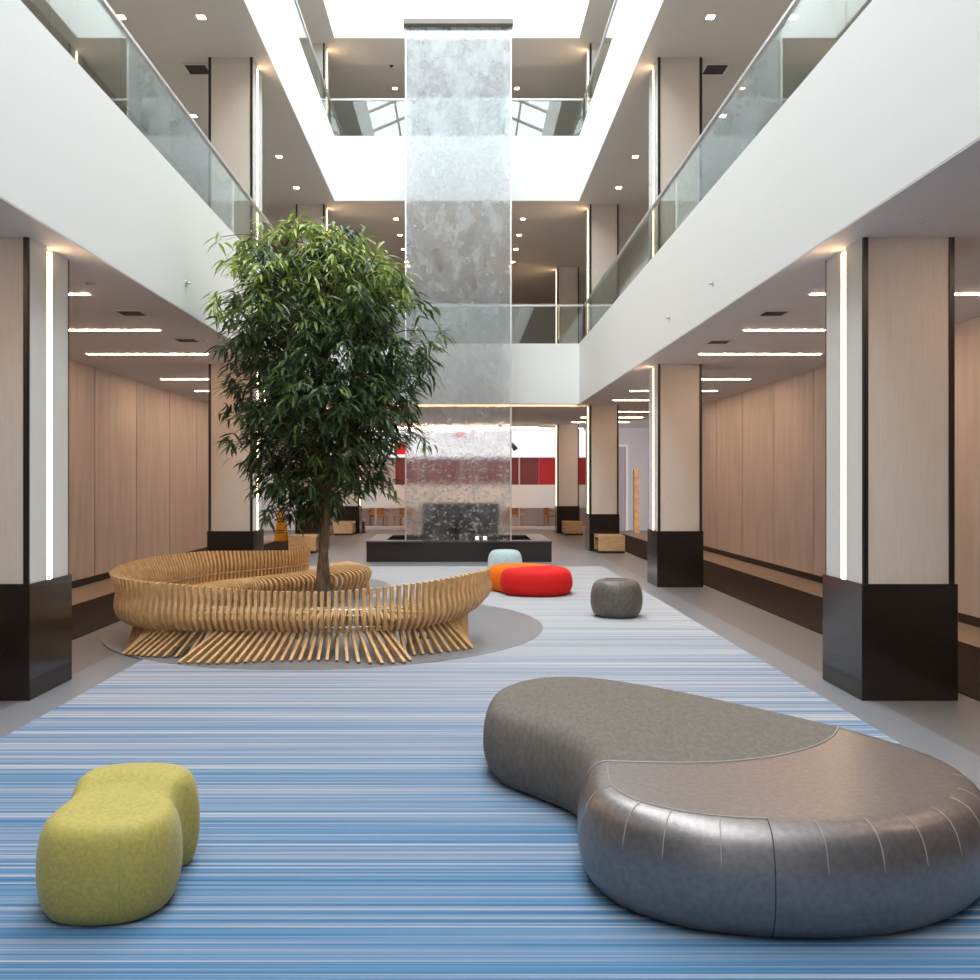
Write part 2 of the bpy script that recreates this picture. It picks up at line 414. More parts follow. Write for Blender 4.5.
# ------------------------------------------------------------------ floor coverings
def flat(name, x0, x1, y0, y1, h, mat): return MB().box(x0, x1, y0, y1, 0.0005, h).build(name, mat)
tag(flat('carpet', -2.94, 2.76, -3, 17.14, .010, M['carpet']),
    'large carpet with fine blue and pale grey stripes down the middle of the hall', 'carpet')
tag(flat('carpet_runner', 3.90, 5.14, -3, 27.9, .008, M['runner']), 'dark brown carpet runner along the right panelled wall', 'carpet', 'corridor runners')
tag(flat('carpet_runner', -5.17, -4.05, -3, 27.9, .008, M['runner']), 'dark brown carpet runner along the left panelled wall', 'carpet', 'corridor runners')
struct(flat('trim_10', 5.14, 6.0, -3, 27.9, .006, M['tan'])); struct(flat('trim_11', -6.15, -5.17, -3, 27.9, .006, M['tan']))
struct(MB().disc(-1.5, 10.1, 2.43, .001, .013, 128).build('floor_inlay', M['inlay']))
struct(MB().disc(-3.1, 13.7, 2.0, .0012, .0128, 128).build('floor_inlay', M['inlay']))

# ------------------------------------------------------------------ columns
colbase = {}
def column(side, row, z0, z1, label, base=True):
    y0 = CY[row]; W = .69; x0 = CRX[row] if side > 0 else CL-W; x1 = x0+W; y1 = y0+W
    t = thing('column', ((x0+x1)/2, (y0+y1)/2, z0), label, 'column', 'fabric clad columns around the hall')
    inner = x0 if side > 0 else x1
    zb = z0
    if base:
        zb = z0+.88
        MB().bevbox(x0-.018, x1+.018, y0-.018, y1+.018, z0, zb, .004).build('base', M['granite'], t)
    e = .012
    MB().box(x0+e, x1-e, y0+e, y1-e, zb, z1).build('shaft', M['fabric'], t)
    for xx in (x0, x1-.038):
        for yy in (y0, y1-.02):
            MB().box(xx, xx+.038, yy-.002, yy+.022, zb, z1).build('corner_trim', M['black'], t)
    # inner face: pale panels either side of the light channel
    ym = (y0+y1)/2; fx0, fx1 = (inner-.001, inner+.013) if side > 0 else (inner-.013, inner+.001)
    p = MB(); p.box(fx0, fx1, y0+.022, ym-.045, zb, z1-.0); p.box(fx0, fx1, ym+.045, y1-.022, zb, z1)
    p.build('face_panel', M['whiteface'], t)
    sx0, sx1 = (inner+.002, inner+.011) if side > 0 else (inner-.011, inner-.002)
    s = MB().box(sx0, sx1, ym-.04, ym+.04, zb, z1-.03).build('light_strip', M['strip'], t)
    s['label'] = 'glowing warm white light strip'
    return t
rows = ['nearest', 'second', 'third', 'fourth']
for r in range(4):
    column(-1, r, 0, C1, '%s ground floor column of the left row, black granite base and lit strip' % rows[r])
    column(1, r, 0, C1, '%s ground floor column of the right row, black granite base and lit strip' % rows[r])
column(-1, 1, F2-.35, C2, 'beige column behind the left first balcony glass, nearer one', False)
column(1, 1, F2-.35, C2, 'beige column behind the right first balcony glass, nearer one', False)
column(-1, 2, F2-.35, C2, 'beige column above the tree at the back corner of the first balcony', False)
column(1, 2, F2-.35, C2, 'beige column at the back right corner of the first balcony', False)
column(1, 3, F2-.35, C2+.22, 'shaded brown column deep behind the back balcony, edged by an orange light strip', False)
column(-1, 2, F3-.35, C3, 'column at the back left corner of the top balcony', False)
column(1, 2, F3-.35, C3, 'column at the back right corner of the top balcony', False)

# ------------------------------------------------------------------ glass balustrades
def railing(axis, c, a, b, z0, zt, label, step=1.45, off=.0):
    mid = (a+b)/2
    t = thing('glass_balustrade', (c, mid, z0) if axis == 'y' else (mid, c, z0), label, 'railing', 'glass balustrades of the balconies')
    n = max(1, round((b-a)/step)); st = (b-a)/n; g = .006
    for i in range(n):
        p0, p1 = a+i*st+g, a+(i+1)*st-g
        m = MB().box(c-.006, c+.006, p0, p1, z0, zt-.02) if axis == 'y' else MB().box(p0, p1, c-.006, c+.006, z0, zt-.02)
        m.build('glass_panel', M['railglass'], t)
    m = MB().box(c-.022, c+.022, a, b, z0, z0+.02) if axis == 'y' else MB().box(a, b, c-.022, c+.022, z0, z0+.02)
    m.build('channel', M['steel'], t)
    m = MB().bevbox(c-.028, c+.028, a, b, zt-.03, zt+.02, .008) if axis == 'y' else MB().bevbox(a, b, c-.028, c+.028, zt-.03, zt+.02, .008)
    m.build('handrail', M['rail'], t)
    return t
railing('y', XL-.14, 1.0, YB+.14, F2, 5.86, 'long glass balustrade with steel handrail on the left first balcony')
railing('y', XR+.14, 1.0, YB+.14, F2, 5.86, 'long glass balustrade with steel handrail on the right first balcony')
railing('x', YB+.14, XL-.11, XR+.11, F2, 5.86, 'glass balustrade crossing the back of the first balcony', 1.95)
railing('y', XL-.14, 8.0, YB+.14, F3, 10.77, 'glass balustrade with handrail on the left top balcony')
railing('y', XR+.14, 8.0, YB+.14, F3, 10.77, 'glass balustrade with handrail on the right top balcony')
railing('x', YB+.14, XL-.11, XR+.11, F3, 10.77, 'glass balustrade crossing the back of the top balcony', 1.95)

# ------------------------------------------------------------------ lamps
def linear_light(x0, x1, y, z, label, grp):
    t = thing('linear_light', ((x0+x1)/2, y, z), label, 'ceiling light', grp)
    MB().box(x0-.02, x1+.02, y-.034, y+.034, z-.006, z-.001).build('frame', M['fixture'], t)
    MB().box(x0, x1, y-.024, y+.024, z-.012, z-.0065).build('diffuser', M['linear'], t)
ly = []
for cy in CY[:3]: ly += [cy+1.98, cy+4.02, cy+6.03]
ly = [CY[0]-5.12, CY[0]-3.1, CY[0]-1.1]+ly
vis = [y for y in ly if y > 7]
for s, x0, x1, nm in ((-1, -5.38, -3.65, 'left'), (1, 3.43, 5.18, 'right')):
    for y in ly:
        if y < 7: lab = 'warm linear light in the %s corridor ceiling, in front of the nearest column' % nm
        else: lab = '%s warm linear light in the %s corridor ceiling behind the nearest column' % (ORD[vis.index(y)], nm)
        if y < 7 and y < 2: continue
        if y < 7: lab = '%s warm linear light in the %s corridor ceiling before the nearest column' % (ORD[ly.index(y)], nm)
        linear_light(x0, x1, y, C1, lab, 'linear lights in the %s corridor ceiling' % nm)
for k, (x0, x1, y) in enumerate(((-2.6, 2.6, 29.6), (-4.2, 4.2, 32.4), (-4.2, 4.2, 30.3))):  # second and third lamps are added to brighten the frosted shop screen
    linear_light(x0, x1, y, C1, '%s warm linear light in the low ceiling behind the water wall, second and third added to brighten the shop' % ORD[k], 'linear lights behind the water wall')
t = MB().box(XL+.03, XR-.03, YB+.26, YB+.31, C1-.025, C1-.001).build('cove_strip_light', M['cove'])
tag(t, 'thin orange light strip under the bottom edge of the back balcony', 'strip light')

def downlight(x, y, z, label, grp):
    t = thing('downlight', (x, y, z), label, 'ceiling light', grp)
    m = MB(); a, b = .066, .054
    m.box(x-a, x+a, y-a, y-b, z-.008, z-.001); m.box(x-a, x+a, y+b, y+a, z-.008, z-.001)
    m.box(x-a, x-b, y-b, y+b, z-.008, z-.001); m.box(x+b, x+a, y-b, y+b, z-.008, z-.001)
    m.build('trim_ring', M['fixture'], t)
    MB().box(x-b, x+b, y-b, y+b, z-.006, z-.0015).build('lens', M['down'], t)
for s, nm in ((-1, 'left'), (1, 'right')):
    for k, y in enumerate((10.9, 12.6, 16.1, 18.0, 19.9)):
        downlight(-3.72 if s < 0 else 3.57, y, C2, '%s square downlight from the front in the %s ceiling of the first balcony' % (ORD[k], nm), 'downlights over the first balcony')
    for k, y in enumerate((12.6, 16.0)):
        downlight(-4.87 if s < 0 else 4.75, y, C2, '%s square downlight nearer the wall over the %s first balcony' % (ORD[k], nm), 'downlights over the first balcony')
for x, nm in ((-1.70, 'left'), (1.62, 'right')):
    for k, y in enumerate((23.0, 24.5, 26.0, 27.5)):
        downlight(x, y, C2+.22, '%s downlight of the %s line behind the back of the first balcony' % (ORD[k], nm), 'downlights behind the first balcony')
    for k, y in enumerate((24.0,)):
        downlight(x-.1, y, C3+.22, '%s downlight deep behind the top back balcony' % nm, 'downlights behind the top balcony')

def vent(x, y, z, label, w=.32):
    t = thing('ceiling_vent', (x, y, z), label, 'vent', 'ceiling air vents')
    m = MB(); a = w/2; b = a-.035
    m.box(x-a, x+a, y-a, y-b, z-.01, z-.001); m.box(x-a, x+a, y+b, y+a, z-.01, z-.001)
    m.box(x-a, x-b, y-b, y+b, z-.01, z-.001); m.box(x+b, x+a, y-b, y+b, z-.01, z-.001)
    m.build('frame', M['fixture'], t)
    MB().box(x-b, x+b, y-b, y+b, z-.004, z-.001).build('backing', M['dark_gap'], t)
    l = MB()
    for k in range(5):
        yy = y-b+.02+k*(2*b-.04)/4; l.box(x-b, x+b, yy-.008, yy+.008, z-.011, z-.0045)
    l.build('louvre', M['vent'], t)
vent(-3.60, 9.62, C1, 'dark air vent in the left corridor ceiling, nearer one')
vent(-3.57, 11.45, C1, 'dark air vent in the left corridor ceiling, farther one')
vent(3.42, 9.63, C1, 'dark air vent in the right corridor ceiling, nearer one')
vent(3.40, 11.6, C1, 'dark air vent in the right corridor ceiling, farther one')
vent(-4.25, 14.2, C2, 'air vent beside the column over the left first balcony', .4)
vent(4.10, 14.2, C2, 'air vent beside the column over the right first balcony', .4)
def detector(x, y, z, label):
    o = MB().lathe(x, y, [(.042, z-.0005), (.042, z-.01), (.03, z-.02), (.01, z-.023)], 20).build('smoke_detector', M['ceil'])
    tag(o, label, 'smoke detector', 'round ceiling detectors')
detector(3.42, 8.05, C1, 'small round detector in the right ceiling beside the nearest column front')
detector(3.33, 6.3, C1, 'small round detector in the right ceiling in front of the nearest column')
detector(3.0+.28, 9.75, C1, 'small round detector beside the nearer right ceiling vent')
detector(-3.45, 8.2, C1, 'small round detector in the left ceiling just past the nearest column')
detector(-3.35, 11.5, C1, 'small round detector beside the farther left ceiling vent')
def sprinkler(x, y, z, s, label):
    t = thing('mounted_sprinkler', (x, y, z), label, 'sprinkler', 'sprinklers on the balcony fascias')
    xx = [x, x+s*.006]; MB().tube([(x+s*.0005, y, z), (x+s*.008, y, z)], .035, 16, False).build('escutcheon', M['fixture'], t)
    MB().tube([(x+s*.008, y, z), (x+s*.05, y, z)], .012, 10).build('nozzle', M['steel'], t)
sprinkler(XL, 9.6, 3.82, 1, 'white sprinkler on the left fascia beside the tree')
sprinkler(XR, 9.76, 3.85, -1, 'white sprinkler on the right fascia, nearer one')
sprinkler(XR, 11.8, 3.85, -1, 'white sprinkler on the right fascia, farther one')
t = thing('security_camera', (-1.79, 22.6, C3+.22), 'small black dome camera in the ceiling of the top balcony', 'camera')
MB().lathe(-1.79, 22.6, [(.07, C3+.2195), (.07, C3+.19), (.055, C3+.185)], 16).build('housing', M['black'], t)
MB().lathe(-1.79, 22.6, [(.05, C3+.1848), (.045, C3+.15), (.02, C3+.13)], 16).build('dome', M['black'], t)

# ------------------------------------------------------------------ water wall and basin
t = thing('water_wall', (-.06, 19.5, .30), 'tall sheet of glass with running water rising from the black basin', 'water feature')
MB().box(-1.21, 1.09, 19.49, 19.51, .34, 11.73).build('glass_sheet', M['waterwall'], t)
for xx in (-1.225, 1.105):
    MB().box(xx-.014, xx+.014, 19.485, 19.515, .34, 11.73).build('edge_trim', M['rail'], t)
hb = MB().box(-1.25, 1.13, 19.36, 19.64, 11.845, 12.16); hb.build('header_box', M['white'], t)
MB().box(-1.27, 1.15, 19.34, 19.66, 11.73, 11.84).build('header_trough', M['vent'], t)
for xx in (-1.24, -.06, 1.12):
    MB().box(xx-.012, xx+.012, 19.34, 19.359, 11.845, 12.16).build('header_seam', M['rail'], t)
for xx in (-1.0, .88): MB().tube([(xx, 19.5, 12.15), (xx, 19.5, F4+.6)], .012, 8).build('hanger_rod', M['steel'], t)
bx0, bx1, by0, by1, bz = -1.95, 1.87, 18.15, 21.0-.35, .43
t = thing('fountain_basin', (-.04, 19.4, 0), 'low rectangular black stone basin under the water wall', 'basin')
w = MB(); th = .38
w.box(bx0, bx1, by0, by0+th, 0, bz-.03); w.box(bx0, bx1, by1-th, by1, 0, bz-.03)
w.box(bx0, bx0+th, by0+th, by1-th, 0, bz-.03); w.box(bx1-th, bx1, by0+th, by1-th, 0, bz-.03)
w.build('wall', M['granite'], t)
w = MB(); q = .012
w.box(bx0-q, bx1+q, by0-q, by0+th, bz-.03, bz); w.box(bx0-q, bx1+q, by1-th, by1+q, bz-.03, bz)
w.box(bx0-q, bx0+th, by0+th, by1-th, bz-.03, bz); w.box(bx1-th, bx1+q, by0+th, by1-th, bz-.03, bz)
w.build('rim', M['basinrim'], t)
MB().box(bx0+th, bx1-th, by0+th, by1-th, .02, .33).build('water', M['basinwater'], t)
for k, x in enumerate((.335, .50)):
    o = thing('pool_spotlight', (x, 18.40, bz), '%s small white lamp on the front rim of the basin' % ('left' if k == 0 else 'right'), 'lamp', 'lamps on the basin rim')
    MB().lathe(x, 18.40, [(.05, bz), (.05, bz+.02), (.03, bz+.03)], 16).build('base', M['fixture'], o)
    MB().tube([(x, 18.43, bz+.06), (x, 18.34, bz+.055)], [.03, .038], 14).build('housing', M['fixture'], o)
    MB().tube([(x, 18.339, bz+.055), (x, 18.335, bz+.055)], .032, 14).build('lens', M['lampglow'], o)
tag(MB().bevbox(-1.04, 1.02, 23.6, 24.4, 0, 1.08, .01).build('stone_plinth', M['granite']), 'dark block standing behind the lower part of the water wall', 'plinth')

# ------------------------------------------------------------------ upholstered pieces
PROF = catmull([(.13,0,0),(.075,.03,0),(.028,.15,0),(.003,.33,0),(.0,.48,0),(.006,.64,0),(.03,.82,0),(.065,.925,0),(.11,.978,0),(.16,.998,0),(.21,1.0,0)], 3)
class Pouf:
    """cushion-like body over a closed plan outline"""
    def __init__(s, outline, h, z0=.0105, nseg=200, inset=1.0, center=None, hfun=None, dome=.008, ntop=14):
        pts = resample(catmull([(x, y, 0) for x, y in outline], 24, True), count=nseg, closed=True)
        n = len(pts)
        area = sum(pts[i].x*pts[(i+1) % n].y-pts[(i+1) % n].x*pts[i].y for i in range(n))
        if area < 0: pts.reverse()
        nor = []
        for i in range(n):
            d = (pts[(i+2) % n]-pts[i-2]).normalized(); nor.append(Vector((d.y, -d.x, 0)))
        c = Vector((*center, 0)) if center else sum(pts, Vector())/n
        s.c = c; s.rings = []
        for ins, zz, _ in PROF:
            s.rings.append([Vector((*(p-nr*ins*inset).xy, zz*h)) for p, nr in zip(pts, nor)])
        last = s.rings[-1]
        for k in range(1, ntop):
            u = k/ntop
            s.rings.append([Vector((*(p.lerp(Vector((c.x, c.y, p.z)), u)).xy, h+dome*(1-(1-u)**2))) for p in last])
        s.n = n; s.top = Vector((c.x, c.y, h+dome)); s.h = h; s.z0 = z0
        if hfun:
            for r in s.rings:
                for p in r: p.z *= hfun(p.x, p.y)
            s.top.z *= hfun(s.top.x, s.top.y)
        for r in s.rings:
            for p in r: p.z += z0
        s.top.z += z0
    def verts_faces(s):
        n = s.n; vs = [p for r in s.rings for p in r]+[s.top]; fs = []
        for k in range(len(s.rings)-1):
            for i in range(n):
                j = (i+1) % n; fs.append((k*n+i, k*n+j, (k+1)*n+j, (k+1)*n+i))
        k = len(s.rings)-1
        for i in range(n): fs.append((k*n+i, k*n+(i+1) % n, len(vs)-1))
        fs.append(tuple(range(n-1, -1, -1)))
        return vs, fs
    def mb(s, only=None, circle=None):
        vs, fs = s.verts_faces(); m = MB()
        if only is None: return m.add(vs, fs, True)
        cx, cy, r = circle
        inside = lambda p: (p.x-cx)**2+(p.y-cy)**2 < r*r
        cls = []
        for f in fs:
            q = sum((vs[i] for i in f), Vector())/len(f); cls.append(inside(q))
        a = set(i for f, c in zip(fs, cls) if c for i in f); b = set(i for f, c in zip(fs, cls) if not c for i in f)
        ok = a & b; v2 = [v.copy() for v in vs]
        for i in ok:          # pull the joint vertices onto the arc so that the joint is a clean curve
            d = Vector((vs[i].x-cx, vs[i].y-cy)); L = d.length
            if abs(L-r) < .05: d *= r/L; v2[i].x = cx+d.x; v2[i].y = cy+d.y
        s.joint = [v2[i] for i in ok]
        keep = [f for f, c in zip(fs, cls) if c == only]
        idx = {}; nv = []
        for f in keep:
            for i in f:
                if i not in idx: idx[i] = len(nv); nv.append(v2[i])
        return m.add(nv, [tuple(idx[i] for i in f) for f in keep], True)
    def near(s, x, y):
        return min(range(s.n), key=lambda i: (s.rings[14][i].x-x)**2+(s.rings[14][i].y-y)**2)
    def seam(s, i, k0, k1, rad=.003, lift=.001):
        pts = []
        for k in range(k0, k1+1):
            p = s.rings[k][i]; q = s.rings[len(PROF)-1][i]
            d = Vector((p.x-s.c.x, p.y-s.c.y, 0)).normalized(); u = k/len(PROF)
            pts.append(p+(d*(1-u)+Vector((0,0,u)))*lift)
        return MB().tube(pts, rad, 6)

# big grey daybed
out = [(.125,4.95),(.20,5.36),(.46,5.64),(.82,5.66),(1.16,5.44),(1.50,5.10),(1.94,4.55),(2.19,4.08),(2.21,3.75),(2.10,3.46),(1.86,3.24),
       (1.55,3.11),(1.20,3.08),(.85,3.14),(.60,3.30),(.49,3.52),(.50,3.78),(.555,4.02),(.50,4.28),(.36,4.48),(.20,4.68)]
pf = Pouf(out, .41, nseg=320, center=(1.12,4.25), inset=.8, ntop=24)
CIR = (.97, 4.85, 1.02)
t = thing('kidney_daybed', (1.15, 4.2, .01), 'huge kidney shaped low seat in glossy grey vinyl with matte taupe top half', 'ottoman')
o = pf.mb(True, CIR).build('suede_cover', M['suede'], t); o['label'] = 'matte taupe suede half'
o = pf.mb(False, CIR).build('vinyl_cover', M['leather'], t); o['label'] = 'glossy grey vinyl half with stitched panels'
jt = [p for p in pf.joint if p.z > .33]
jt.sort(key=lambda p: math.atan2(p.x-CIR[0], -(p.y-CIR[1])))
MB().tube([p+Vector((0,0,.001)) for p in resample(jt, step=.02)], .0045, 6).build('piping', M['seam'], t)
for x, y in ((.49,3.55),(.60,3.30),(.74,3.20),(.92,3.12),(1.10,3.085),(1.30,3.085),(1.50,3.10),(1.68,3.15),(1.84,3.23),(1.98,3.34),(2.1,3.46),(2.2,3.68),(2.2,4.02)):
    hero = abs(x-1.10) < .01
    pf.seam(pf.near(x, y), 15 if not hero else 2, 27, .0022).build('seam', M['darkseam'] if hero else M['seam'], t)
rim = [pf.rings[27][i]+Vector((0,0,.001)) for i in range(pf.n)]
i0, i1 = sorted((pf.near(.52,3.85), pf.near(1.12,3.09)))
MB().tube(rim[i0:i1], .0028, 6).build('seam', M['seam'], t)

# lime ottoman
def lime_h(x, y):
    u = (y-3.70+.9*(x+1.42)**2)/.06; u = max(-1, min(1, u)); return .96+.10*(.5+.75*u-.25*u**3)
out = [(-1.63,3.46),(-1.63,3.60),(-1.65,3.72),(-1.64,3.83),(-1.55,3.92),(-1.40,3.95),(-1.25,3.93),(-1.155,3.86),(-1.125,3.77),(-1.165,3.68),(-1.165,3.62),(-1.12,3.54),
       (-1.10,3.43),(-1.125,3.32),(-1.21,3.23),(-1.36,3.195),(-1.52,3.225),(-1.61,3.33)]
lf = Pouf(out, .382, nseg=160, center=(-1.38,3.60), inset=.5, hfun=lime_h, dome=.006)
t = thing('velvet_ottoman', (-1.38, 3.65, .01), 'small lime green velvet ottoman with two rounded lobes', 'ottoman')
lf.mb().build('cover', M['lime'], t)
lf.seam(lf.near(-1.24,3.21), 3, 23, .003).build('seam', M['limeseam'], t)

# red and orange two-lobed ottoman
out = [(.40,13.35),(.44,13.62),(.66,13.84),(.98,13.88),(1.30,13.74),(1.52,13.44),(1.64,13.05),(1.58,12.70),(1.36,12.50),(1.06,12.46),(.74,12.56),
       (.61,12.74),(.575,12.93),(.52,13.06),(.43,13.18)]
rf = Pouf(out, .375, nseg=220, center=(1.02,13.15), inset=.9, ntop=20)
t = thing('two_tone_ottoman', (1.0, 13.1, .01), 'low rounded ottoman, red front lobe joined to an orange rear lobe', 'ottoman')
RC = (.48, 13.98, 1.05)
o = rf.mb(True, RC).build('orange_cover', M['orange'], t); o['label'] = 'orange wool rear lobe'
o = rf.mb(False, RC).build('red_cover', M['red'], t); o['label'] = 'red wool front lobe'
def roundish(cx, cy, rx, ry, n=16): return [(cx+rx*math.cos(2*PI*i/n), cy+ry*math.sin(2*PI*i/n)) for i in range(n)]
bf = Pouf(roundish(.765, 15.3, .30, .30), .46, nseg=80, inset=.85)
t = thing('pebble_stool', (.765, 15.3, .01), 'pale blue round stool behind the orange ottoman', 'stool', 'round pebble stools')
bf.mb().build('cover', M['blue'], t)
gf = Pouf(roundish(1.90, 10.76, .315, .30), .45, nseg=100, inset=.85, dome=-.02)
t = thing('pebble_stool', (1.90, 10.76, .01), 'dark grey round vinyl stool near the right edge of the carpet', 'stool', 'round pebble stools')
gf.mb().build('cover', M['pebble'], t)
ri = [gf.rings[29][i]+Vector((0,0,.001)) for i in range(gf.n)]
MB().tube(ri, .003, 6, closed=True).build('piping', M['darkseam'], t)

# ------------------------------------------------------------------ slatted bench
path = [(.20,9.25),(.07,8.88),(-.2,8.55),(-.55,8.33),(-.95,8.22),(-1.35,8.20),(-1.75,8.24),(-2.15,8.26),(-2.55,8.30),(-2.92,8.40),(-3.20,8.60),(-3.40,8.96),
        (-3.48,9.5),(-3.45,10.1),(-3.34,10.7),(-3.15,11.25),(-2.85,11.65),(-2.57,12.0),(-2.32,12.35),(-2.18,12.72),(-2.17,13.2),(-2.17,13.75)]
pp = resample(catmull([(x, y, 0) for x, y in path], 20), step=.062)
nb = len(pp)
bench = thing('slatted_bench', (-1.7, 10.2, .01), 'long curving bench of bent wooden slats wrapped around the indoor tree', 'bench')
back, seat, legs, rodp = MB(), MB(), {}, ([], [], [])
zf = .0135
# rim height along the path: (fraction, rim z, top lean outwards, seat depth)
KEY = [(0,.74,.035,.34),(.05,.745,.05,.40),(.12,.70,.05,.44),(.20,.635,.02,.46),(.27,.635,.02,.46),(.36,.70,.04,.46),(.42,.725,.06,.46),(.50,.75,.13,.46),
       (.60,.77,.13,.46),(.70,.76,.10,.55),(.78,.72,.06,.72),(.85,.69,.04,.85),(.885,.73,.03,.85),(.92,.88,.03,.80),(.922,.46,0,.75),(.97,.45,0,.62),(1,.42,0,.50)]
FOOT = [(-3.4,.05,-.30),(-3.15,-.10,-.15),(-2.9,-.28,.06),(-2.55,-.25,.12),(-2.22,-.02,.02),(-2.219,-.30,.36),(-1.95,-.20,.38),(-1.55,-.08,.22),(-1.2,0,.16),(-.92,.14,.36),(-.76,.22,.33),(-.69,.18,.16),(-.68,-.03,.02),(-.42,.06,.06),(-.15,.28,-.04),(.05,.20,-.22),(.3,.05,-.3)]
cl = 0; last_break = None
for i, p in enumerate(pp):
    f = i/(nb-1)
    tg = (pp[min(i+1, nb-1)]-pp[max(i-1, 0)]).normalized()
    ow = Vector((-tg.y, tg.x, 0))           # outward (away from the tree side)
    cen = Vector((-1.7, 10.4, 0))
    if ow.dot(p-cen) < 0: ow = -ow
    if f > .6: 
        ow = Vector((-tg.y, tg.x, 0)); ow = ow if ow.x < 0 else -ow
    zr, lean, dep = keyed(KEY, f)
    at = lambda o, z: p+ow*o+Vector((0,0,z))
    # closing factor towards the front tip: the shell sweeps up
    lift = max(0, 1-f/.14)**1.5*.16
    zb = .275+lift
    hasback = f < .921
    if hasback:
        c = catmull([at(-.06, zb-.005), at(.02, zb), at(.085, zb+.07), at(.10, zb+.15), at(.07+lean*.2, zb+(zr-zb)*.62), at(.05+lean, zr)], 4)
        back.strip(c, tg, .030, .055)
        rodp[0].append(at(.068, zb+.19)); rodp[1].append(at(.0, zb+.018))
    s0 = .0 if hasback else -.02
    zs = .385+lift*.4-(0 if hasback else .02*(f-.926)/.074)
    c = catmull([at(s0+.05, zb+.06), at(-.04, zs-.02), at(-.18, zs-.005), at(-dep*.7, zs+.02), at(-dep+.04, zs+.012), at(-dep-.02, zs-.05), at(-dep+.01, zs-.16)], 3)
    seat.strip(c, tg, .034, .05)
    rodp[2].append(at(-dep*.55, zs-.02))
    # rear legs fan out
    if f < .40: tn, ou = keyed(FOOT, p.x)
    else:
        ph = (f-.40)/.6*2*PI*3; tn = .26*math.sin(ph); ou = -.18+.16*(.5-.5*math.cos(2*ph))
        tn = tn*(-1)
    grp = 0
    if f < .40: grp = 0 if p.x > -.685 else (1 if p.x > -2.2195 else 2)
    else: grp = 3+int((f-.40)/.6*2.999)
    if f > .015:
        foot = p+ow*ou+Vector((tn, tn*0, 0) if f < .40 else tg*tn)+Vector((0,0,zf))
        top = at(-.09, zb+.03)
        mid = top.lerp(foot, .45)-ow*.03*(1 if ou > .1 else .3)
        legs.setdefault((grp, 0), MB()).strip(catmull([top, mid, foot], 3), tg, .028, .05)
    if f > .03 and (i % 2 == 0 or f > .7):               # inner legs under the seat front
        ph = f*2*PI*6; a = at(-dep+.01, zs-.13); b = p-ow*(dep-.05-.1*math.cos(ph))+tg*(.10*math.sin(ph))+Vector((0,0,zf))
        legs.setdefault((grp, 1), MB()).strip([a, a.lerp(b, .5)+ow*.02, b], tg, .026, .02)
back.build('backrest', M['wood'], bench); seat.build('seat', M['woodseat'], bench)
for k in sorted(legs):
    m = legs[k]; m.v = [(x, y, max(z, .0135)) for x, y, z in m.v]
    m.build('leg' if k[1] == 0 else 'seat_support', M['wood'], bench)
for r in rodp: MB().tube(r, .008, 6).build('rod', M['steel'], bench)

# ------------------------------------------------------------------ tree
TX, TY = -1.555, 9.85
tree = thing('ficus_tree', (TX, TY, 0), 'tall indoor tree with long narrow drooping leaves inside the curved bench', 'tree')
def zpx(y): return 1.65+(482-y)/89
stems = [[(TX-.03,TY,zf),(TX-.02,TY+.02,.5),(TX+.03,TY,1.1),(TX-.04,TY+.05,1.8),(TX-.22,TY+.08,2.6),(TX-.36,TY+.05,3.5),(TX-.40,TY,4.2)],
         [(TX+.06,TY+.03,zf),(TX+.05,TY-.02,.5),(TX+.0,TY+.05,1.1),(TX+.12,TY-.02,1.8),(TX+.32,TY-.08,2.6),(TX+.45,TY-.05,3.4),(TX+.50,TY,4.0)],
         [(TX+.02,TY-.07,zf),(TX+.0,TY-.05,.6),(TX+.05,TY-.06,1.2),(TX+.03,TY-.12,1.9),(TX+.02,TY-.15,2.7),(TX+.06,TY-.12,3.6),(TX+.02,TY-.1,4.3)]]
sc_pts = []
for s in stems:
    c = catmull(s, 6); n = len(c)
    m = MB().tube(c, [.064*(1-.78*i/(n-1)) for i in range(n)], 10); m.v = [(x, y, max(z, .0135)) for x, y, z in m.v]
    m.build('trunk', M['bark'], tree)
    sc_pts += c[9:]
PRF = [(1.30,.30,-.28),(1.45,.50,-.16),(1.8,.84,0),(2.15,1.10,.04),(2.63,1.33,.06),(3.2,1.36,.08),(3.6,1.33,.03),(4.06,1.25,-.02),(4.35,1.0,-.06),(4.6,.62,-.12),(4.78,.2,-.2)]
tw = MB(); fol = MB(); ages_skylight = []
def leaf(base, d, L, w, droop, age):
    d = d.normalized(); side = d.cross(Vector((0,0,1)))
    if side.length < .05: side = Vector((1,0,0))
    side.normalize(); side = (side+Vector((R.uniform(-.5,.5), R.uniform(-.5,.5), R.uniform(-.5,.5)))).normalized()
    prof = [(0,.12),(.22,.85),(.5,1.0),(.78,.55),(1,.03)]
    p = base.copy(); vs = []; dd = d.copy(); lt = 0
    for t, wd in prof:
        p = p+dd*(t-lt)*L; lt = t
        nrm = side.cross(dd).normalized()
        vs += [p-side*wd*w/2+nrm*w*.12*wd, p, p+side*wd*w/2+nrm*w*.12*wd]
        dd = (dd+Vector((0,0,-droop*.30))).normalized()
    fs = []
    for k in range(4): fs += [(k*3, k*3+1, k*3+4, k*3+3), (k*3+1, k*3+2, k*3+5, k*3+4)]
    fol.add(vs, fs, False); ages_skylight.extend([age]*len(fs))
def cluster(c, outd, nl, new):
    for k in range(nl):
        az = R.uniform(0, 2*PI)
        d = Vector((math.cos(az), math.sin(az), R.uniform(-.55,.45)))*.9+outd*R.uniform(.2,1.1)
        b = c+Vector((R.gauss(0,.035), R.gauss(0,.035), R.gauss(0,.045)))
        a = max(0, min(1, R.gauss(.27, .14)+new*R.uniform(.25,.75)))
        leaf(b, d, R.uniform(.14,.235), R.uniform(.027,.038), R.uniform(.5,1.4), a)
cnt = 0
